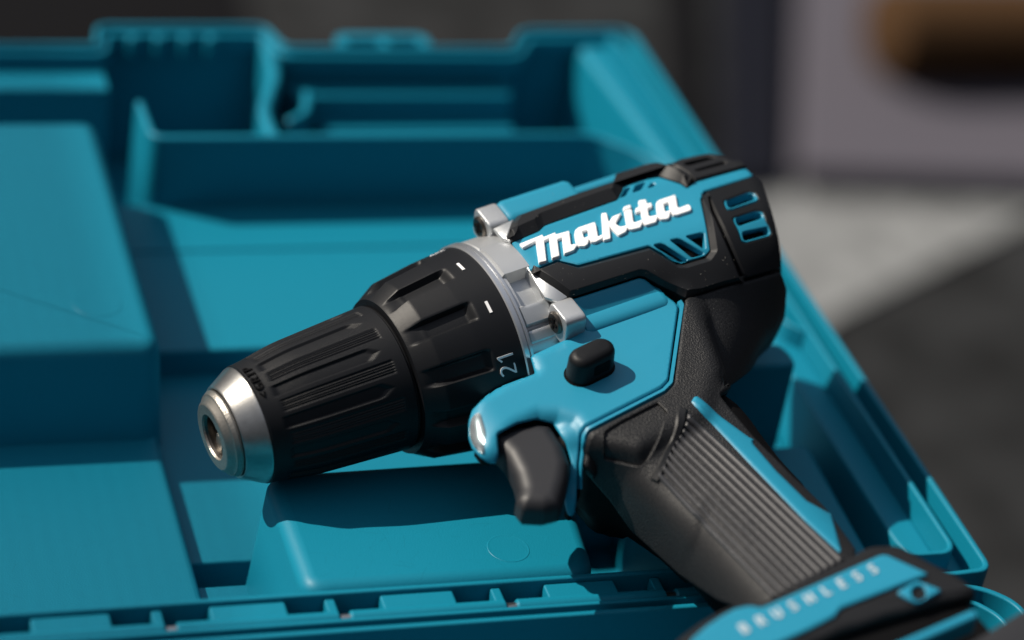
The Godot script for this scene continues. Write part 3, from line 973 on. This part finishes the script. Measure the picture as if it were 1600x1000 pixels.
func dust(outlines: Array, parent: Node, lift: float) -> void:
	_f = sd_body
	_q = {}
	var rng := RandomNumberGenerator.new()
	rng.seed = 5
	var v := PackedVector3Array()
	var t := PackedInt32Array()
	for o in outlines:
		var box := Rect2(o[0], Vector2.ZERO)
		for u in o: box = box.expand(u)
		for k in int(box.get_area() * 0.16):
			var u := box.position + Vector2(rng.randf(), rng.randf()) * box.size
			if not Geometry2D.is_point_in_polygon(u, o): continue
			var s := drop(u)
			var n: Vector3 = s[1]
			var a := n.cross(Vector3(0.3, 0.5, 0.8)).normalized()
			var b := n.cross(a)
			var r := 0.035 + 0.08 * pow(rng.randf(), 3.0)
			var c: Vector3 = s[0] + n * (lift + r * 0.3)
			var i := v.size()
			v.append_array(PackedVector3Array([c + a * r, c + b * r * 0.8, c - a * r, c - b * r, c + n * r * 0.7, c - n * r]))
			for q in [[0, 1, 4], [1, 2, 4], [2, 3, 4], [3, 0, 4], [1, 0, 5], [2, 1, 5], [3, 2, 5], [0, 3, 5]]:
				t.append_array(PackedInt32Array([i + q[0], i + q[1], i + q[2]]))
	var d := put("dust", finish(v, t, 180.0), M.dust, parent)
	d.set_meta("kind", "stuff")

func ball(c: Vector3, r: Vector3, lean: float) -> ArrayMesh:
	var rings := []
	for i in 17:
		var b := -PI / 2 + PI * (i + 0.02) / 16.04
		var ring := PackedVector3Array()
		for j in 32:
			var a := TAU * j / 32
			ring.append(c + (Vector3(cos(a) * cos(b), sin(b), sin(a) * cos(b)) * r).rotated(Vector3(0, 0, 1), lean))
		rings.append(ring)
	return loft(rings, true, true, 180.0)

# ---------------------------------------------------------------- the case
func build_case() -> void:
	var c := thing("tool_case", "open teal plastic tool case with moulded compartments under the drill driver", "tool case")
	case_root = c
	var P: Material = M.case_plastic
	put("tray_floor", prism(rect(-251, -160, 133, 147), -52, -72, 6), P, c)
	# outer rim with the three bays of the latches
	var rim := round_path(pts([-252, 146, -252, -148, -62, -148, -60, -162, -2, -162.5, 2, -147, 84, -147, 92, -161, 130, -161.5, 133.6, -157, 133.2, 146, 118, 147]), 4.0)
	put("outer_wall", wall_path(rim, 0.9, 0, -72), P, c)
	var lip := round_path(pts([-251, -146.4, -60, -146.4, -58, -160, -3, -160.5, 1, -145.4, 86, -145.4, 94, -159, 125, -160]), 4.0)
	put("rim_lip", wall_path(lip, 1.6, -2.2, -8), P, c)
	var inner := round_path(pts([124.6, -158, 126.6, -146, 126.6, 138, -252, 138]), 5.0)
	put("inner_wall", wall_path(inner, 0.85, 0, -52), P, c)
	put("rim_gutter", prism(rect(127, -158, 132.6, 144), -9, -40, 1), P, c)
	put("right_ledge", prism(pts([119, -60, 126, -60, 126, 137, 119, 137, 117, 120, 117, 60]), -8, -52, 2, 1.0), P, c)
	# right flank above the long bin
	put("flank_panel", prism(pts([112, -157, 126, -157, 126, -62, 121, -62, 117, -75]), -4, -52, 4, 3.0), P, c)
	put("flank_recess_rib", wall_path(round_path(pts([119.5, 10, 122, 26, 125.8, 30]), 4.0), 0.8, -1.5, -9), P, c)
	# back shelves
	put("back_shelf", prism(rect(-251, -147, -60, -131), -8, -52, 1, 1), P, c)
	put("back_shelf", prism(pts([2, -147, 84, -147, 84, -137, 6, -137]), -14, -52, 3, 1), P, c)
	put("back_shelf_step", prism(pts([14, -138, 84, -138, 84, -130, 14, -130]), -24, -52, 2, 1), P, c)
	# the bin between them
	put("bin_wall", wall_path(round_path(pts([-53.5, -113, -53, -90, 97, -90, 110, -77, 116, -62]), 5.0), 1.2, -2, -52, 0.9), P, c)
	put("bin_divider", wall_path(round_path(pts([-13, -91, -13, -110, -4, -132, -2, -158]), 6.0), 2.2, -3, -52, 1.6), P, c)
	put("bin_rib", wall_path(round_path(pts([-4, -112, 4, -118, 8, -133]), 4.0), 1.6, -9, -52, 1.2), P, c)
	for k in 4:
		put("latch_rib", prism(rect(-50 + 9 * k, -160, -47 + 9 * k, -155.5), -2, -9, 1, 0.8), P, c)
	# platform, lower floor and the pedestals
	put("platform", prism(pts([-251, -91, 116, -91, 116, 66, 30, 66, 28, -8, -251, -7]), -28, -52, 2, 1.2), P, c)
	put("platform_rib", prism(rect(-251, -63.5, 116, -62), -27.4, -40, 0.3, 0.4), P, c)
	put("lower_floor", prism(pts([-251, -9, 30, -9, 30, 80, -55, 80, -251, 80]), -37, -52, 1, 0.8), P, c)
	put("lower_floor_step", prism(rect(-251, 20, -69.5, 137), -31, -52, 3, 2.0, 0.1), P, c)
	put("front_step", prism(rect(-71, 92, -54, 137), -35, -52, 1, 0.8), P, c)
	put("pedestal", prism(rect(-251, -98, -70, 29), 0, -52, 6, 5.0, 0.09, 8), P, c)
	put("mould_mark", disc(Vector3(-85.5, 0, 7), 7.0), P, c)
	put("rest_block", prism(pts([-54, 88, 20, 86, 29, 92, 24, 137, -53.5, 137]), 0, -52, 7, 4.0, 0.07, 6), P, c)
	put("mould_mark", disc(Vector3(3, 0, 125.5), 5.6), P, c)
	put("grip_rest", prism(pts([60, 73, 112, 73, 110, 137, 60, 137]), -12, -52, 3, 1.5), P, c)
	put("grip_wall", prism(pts([62, 58, 103, 58, 104.5, 64, 104, 69, 62, 69]), 14, -52, 3, 1.5), P, c)
	# hinge along the front rim
	put("hinge_channel", prism(rect(-252, 138.6, 126, 147.8), -6.5, -20, 0.5, 0.3), P, c)
	put("hinge_rail", wall_path(pts([-252, 148, 120, 148]), 0.7, -0.6, -20, 0.5), P, c)
	for k in 7:
		var x0 := -217.5 + 43.2 * k
		put("hinge_knuckle", knuckle(x0 + 1.2, x0 + 41.6), P, c)
		put("hinge_lug", prism(rect(x0 + 10.0, 139.2, x0 + 29.0, 145.6), -1.0, -7, 0.8, 0.5), P, c)
		put("hinge_rib", prism(rect(x0 + 39.0, 139.2, x0 + 41.6, 145.0), -1.2, -7, 0.6, 0.4), P, c)
		put("hinge_pin", pin(x0 - 1.3, x0 + 1.5), M.hinge_steel, c)
	# latch loops on the back
	put("latch_loop", wall_path(round_path(pts([23, -148, 23, -155, 53, -155, 53, -148]), 4.0), 2.0, 0, -14), P, c)
	put("latch_bar", prism(rect(36.5, -154, 40.0, -148), -0.5, -14, 0.4, 0.4), P, c)
	# lid laid open beyond the hinge
	var lid := put("lid", prism(rect(-252, 152.6, 133, 460), -38, -44, 6, 0.8), P, c)
	put("lid_wall", wall_path(round_path(pts([-252, 460, -252, 152.2, 126, 152.2, 134.6, 160, 134.6, 460]), 7.0), 0.9, 0, -44), P, lid)
	put("lid_inner_wall", wall_path(round_path(pts([118, 157, 123, 157.5, 128, 164, 128, 460]), 5.0), 0.8, -0.8, -40), P, lid)

func knuckle(x0: float, x1: float) -> ArrayMesh:
	var rings := []
	for s in [[x0, 0.4], [x0 + 0.4, 0.0], [x1 - 0.4, 0.0], [x1, 0.4]]:
		var r := PackedVector3Array()
		for j in 16:
			var a := TAU * j / 16
			r.append(Vector3(s[0], -2.8 + (2.1 - s[1]) * sin(a), 145.4 + (2.2 - s[1]) * cos(a)))
		rings.append(r)
	return loft(rings, true, true, 40.0)

func pin(x0: float, x1: float) -> ArrayMesh:
	var rings := []
	for x in [x0, x1]:
		var r := PackedVector3Array()
		for j in 12:
			var a := TAU * j / 12
			r.append(Vector3(x, -2.7 + 1.2 * sin(a), 145.3 + 1.2 * cos(a)))
		rings.append(r)
	return loft(rings, true, true, 40.0)

func disc(c: Vector3, r: float) -> ArrayMesh:
	var rings := []
	for s in [[-0.5, 0.0], [0.02, 0.0], [0.1, 0.12], [0.1, 0.5], [0.03, 0.65]]:
		var ring := PackedVector3Array()
		for j in 40:
			var a := TAU * j / 40
			ring.append(c + Vector3(cos(a) * (r - s[1]), s[0], sin(a) * (r - s[1])))
		rings.append(ring)
	return loft(rings, true, true, 30.0)

# ---------------------------------------------------------------- surroundings
func slab(lo: Vector3, hi: Vector3, corner := 4.0, fillet := 2.0) -> ArrayMesh:
	return prism(rect(lo.x, lo.z, hi.x, hi.z), hi.y, lo.y, corner, fillet, 0.0)

func build_surroundings() -> void:
	var g := PlaneMesh.new()
	g.size = Vector2(60, 60)
	var ground := put("ground", g, M.asphalt, self, Transform3D(Basis.IDENTITY, Vector3(0, -0.65, 0)))
	ground.set_meta("kind", "structure")
	var band_mesh := prism(pts([560, -790, 682, -905, 922, -1040, 2000, -1600, 2000, -1900, 1015, -1180, 727, -1130, 560, -960]), 4, 0, 0, 0.5, 0.0)
	var line := put("road_marking", band_mesh, M.road_paint, self, Transform3D(Basis.IDENTITY, Vector3(0, -0.65, 0)))
	line.set_meta("kind", "structure")
	var bench := thing("workbench", "low wooden bench carrying the open tool case", "workbench")
	put("bench_top", slab(Vector3(-520, -104, -150), Vector3(118, -72.5, 440)), M.bench_wood, bench)
	for x in [-480.0, 70.0]:
		for z in [-110.0, 390.0]:
			put("leg", slab(Vector3(x, -650, z), Vector3(x + 40, -104, z + 40), 3, 1), M.bench_wood, bench)
	var slat_mesh := slab(Vector3(-0.7, -0.3, -920), Vector3(0.7, 0.3, 920), 0.25, 0.15)
	var shade_screen := thing("added_sunshade", "added slatted sunshade out of view left of the bench, part-shading the case", "sunshade")  # added out of view to block part of the sun on the case
	for k in 64:
		put("slat", slat_mesh, M.bench_wood, shade_screen, Transform3D(Basis.IDENTITY, Vector3(-1.655 + 0.005 * k, 1.4, -0.3)))
	for z in [-700.0, 680.0]:
		put("beam", slab(Vector3(-1662, 1374, z - 300), Vector3(-1332, 1398, z - 280), 2, 1), M.bench_wood, shade_screen)
	for z in [-700.0, 700.0]:
		put("screen_post", slab(Vector3(-1662, -650, z - 345), Vector3(-1600, 1374, z - 255), 4, 3), M.bench_wood, shade_screen)
	var board := thing("lilac_board", "blurred lilac grey board lying flat on the asphalt at upper right", "board")
	put("sheet", prism(pts([1020, -1807, 718, -1093, 968, -1069, 1700, -1000, 2200, -1848]), -622, -634, 10, 3, 0.0), M.lilac_board, board)
	put("gap_shade", prism(pts([1000, -1790, 726, -1110, 968, -1085, 1660, -1010, 2150, -1830]), -634, -650, 10, 1, 0.0), M.navy_post, board)  # near-black slab, its colour stands in for the shaded gap under the board
	var navy := thing("navy_strip", "blurred dark navy rubber strip lying along the left edge of the lilac board", "mat")
	put("strip", prism(pts([922, -1822, 1003, -1822, 712, -1092, 656, -1093]), -632, -650, 8, 3, 0.0), M.navy_post, navy)
	var black := thing("cable_cover", "blurred black cable cover lying on asphalt left of the navy strip", "cable cover")
	put("strip", prism(pts([845, -1828, 888, -1828, 654, -1139, 625, -1139]), -636, -650, 6, 4, 0.0), M.cover_and_shade_black, black)
	var sheet := thing("ground_shade_sheet", "flat black sheet standing in for shade on the ground beyond the rear left rim of the case", "mat")
	put("sheet", prism(pts([-160, -1900, 330, -1900, 300, -1300, -110, -1250]), -644, -650, 20, 2, 0.0), M.cover_and_shade_black, sheet)  # dark sheet laid down to imitate shade on the asphalt
	var roll := thing("canvas_roll", "blurred brown canvas roll lying on the lilac board in the top right corner", "canvas roll")
	var rings := []
	for s in [[862.0, 16.0], [868.0, 4.0], [880.0, 0.0], [1560.0, 0.0], [1578.0, 16.0]]:
		var r := PackedVector3Array()
		for j in 28:
			var a := TAU * j / 28
			r.append(Vector3(s[0], -580 + (44 - s[1]) * sin(a), -1268 - (s[0] - 862) * 0.02 + (50 - s[1]) * cos(a)))
		rings.append(r)
	put("roll", loft(rings, true, true), M.brown_canvas, roll)

# ---------------------------------------------------------------- scene
func _ready() -> void:
	var cam := Camera3D.new()
	cam.name = "camera"
	cam.transform = Transform3D(Basis(Vector3(0.948175, 0.154053, 0.277905), Vector3(0.029731, 0.827759, -0.560295), Vector3(-0.316353, 0.539521, 0.780281)).orthonormalized(), Vector3(-0.2, 0.399631, 0.6))
	var lens_set := CameraAttributesPhysical.new()
	lens_set.frustum_focal_length = 94.5
	lens_set.exposure_aperture = 5.0
	lens_set.frustum_focus_distance = 0.655
	lens_set.frustum_near = 0.02
	lens_set.frustum_far = 200.0
	cam.attributes = lens_set
	cam.near = 0.02
	cam.far = 200.0
	cam.fov = 14.475
	add_child(cam)
	cam.current = true
	var env := Environment.new()
	env.background_mode = Environment.BG_SKY
	var sky := Sky.new()
	# thin high cloud: brightest round the sun and overhead, dimmer towards the horizon
	var to_sun := Vector3(-0.634, 0.704, -0.324).normalized()
	var im := Image.create(512, 256, false, Image.FORMAT_RGBF)
	for y in 256:
		var b := PI * (y + 0.5) / 256.0
		for x in 512:
			var a := TAU * (x + 0.5) / 512.0
			var d := Vector3(sin(b) * sin(a), cos(b), -sin(b) * cos(a))
			var off := rad_to_deg(d.angle_to(to_sun))
			var c := Vector3(0.62, 0.78, 1.08) * (0.22 + 0.78 * pow(clampf(d.y, 0.0, 1.0), 1.6)) * (1.0 - 0.78 * clampf((off - 45.0) / 70.0, 0.0, 1.0))
			c += Vector3(1.05, 1.0, 0.95) * (2.0 * exp(-off / 24.0) + 0.55 * exp(-off / 45.0))
			if d.y < 0.0: c = Vector3(0.08, 0.08, 0.08)
			im.set_pixel(x, y, Color(c.x, c.y, c.z))
	var pan := PanoramaSkyMaterial.new()
	pan.energy_multiplier = 0.29
	pan.panorama = ImageTexture.create_from_image(im)
	sky.sky_material = pan
	env.sky = sky
	env.ambient_light_source = Environment.AMBIENT_SOURCE_SKY
	env.tonemap_mode = Environment.TONE_MAPPER_LINEAR
	env.tonemap_exposure = 1.25
	env.sdfgi_enabled = true
	env.ssao_enabled = true
	env.ssil_enabled = true
	var we := WorldEnvironment.new()
	we.name = "world_environment"
	we.environment = env
	add_child(we)
	var sun := DirectionalLight3D.new()
	sun.name = "sun"
	sun.light_energy = 1.6
	sun.light_color = Color(1.0, 0.96, 0.9)
	sun.light_angular_distance = 0.5
	sun.shadow_enabled = true
	add_child(sun)
	sun.look_at_from_position(Vector3(-0.634, 0.704, -0.324), Vector3.ZERO, Vector3.UP)
	materials()
	build_surroundings()
	build_case()
	build_drill()
	print("fov ", cam.fov)
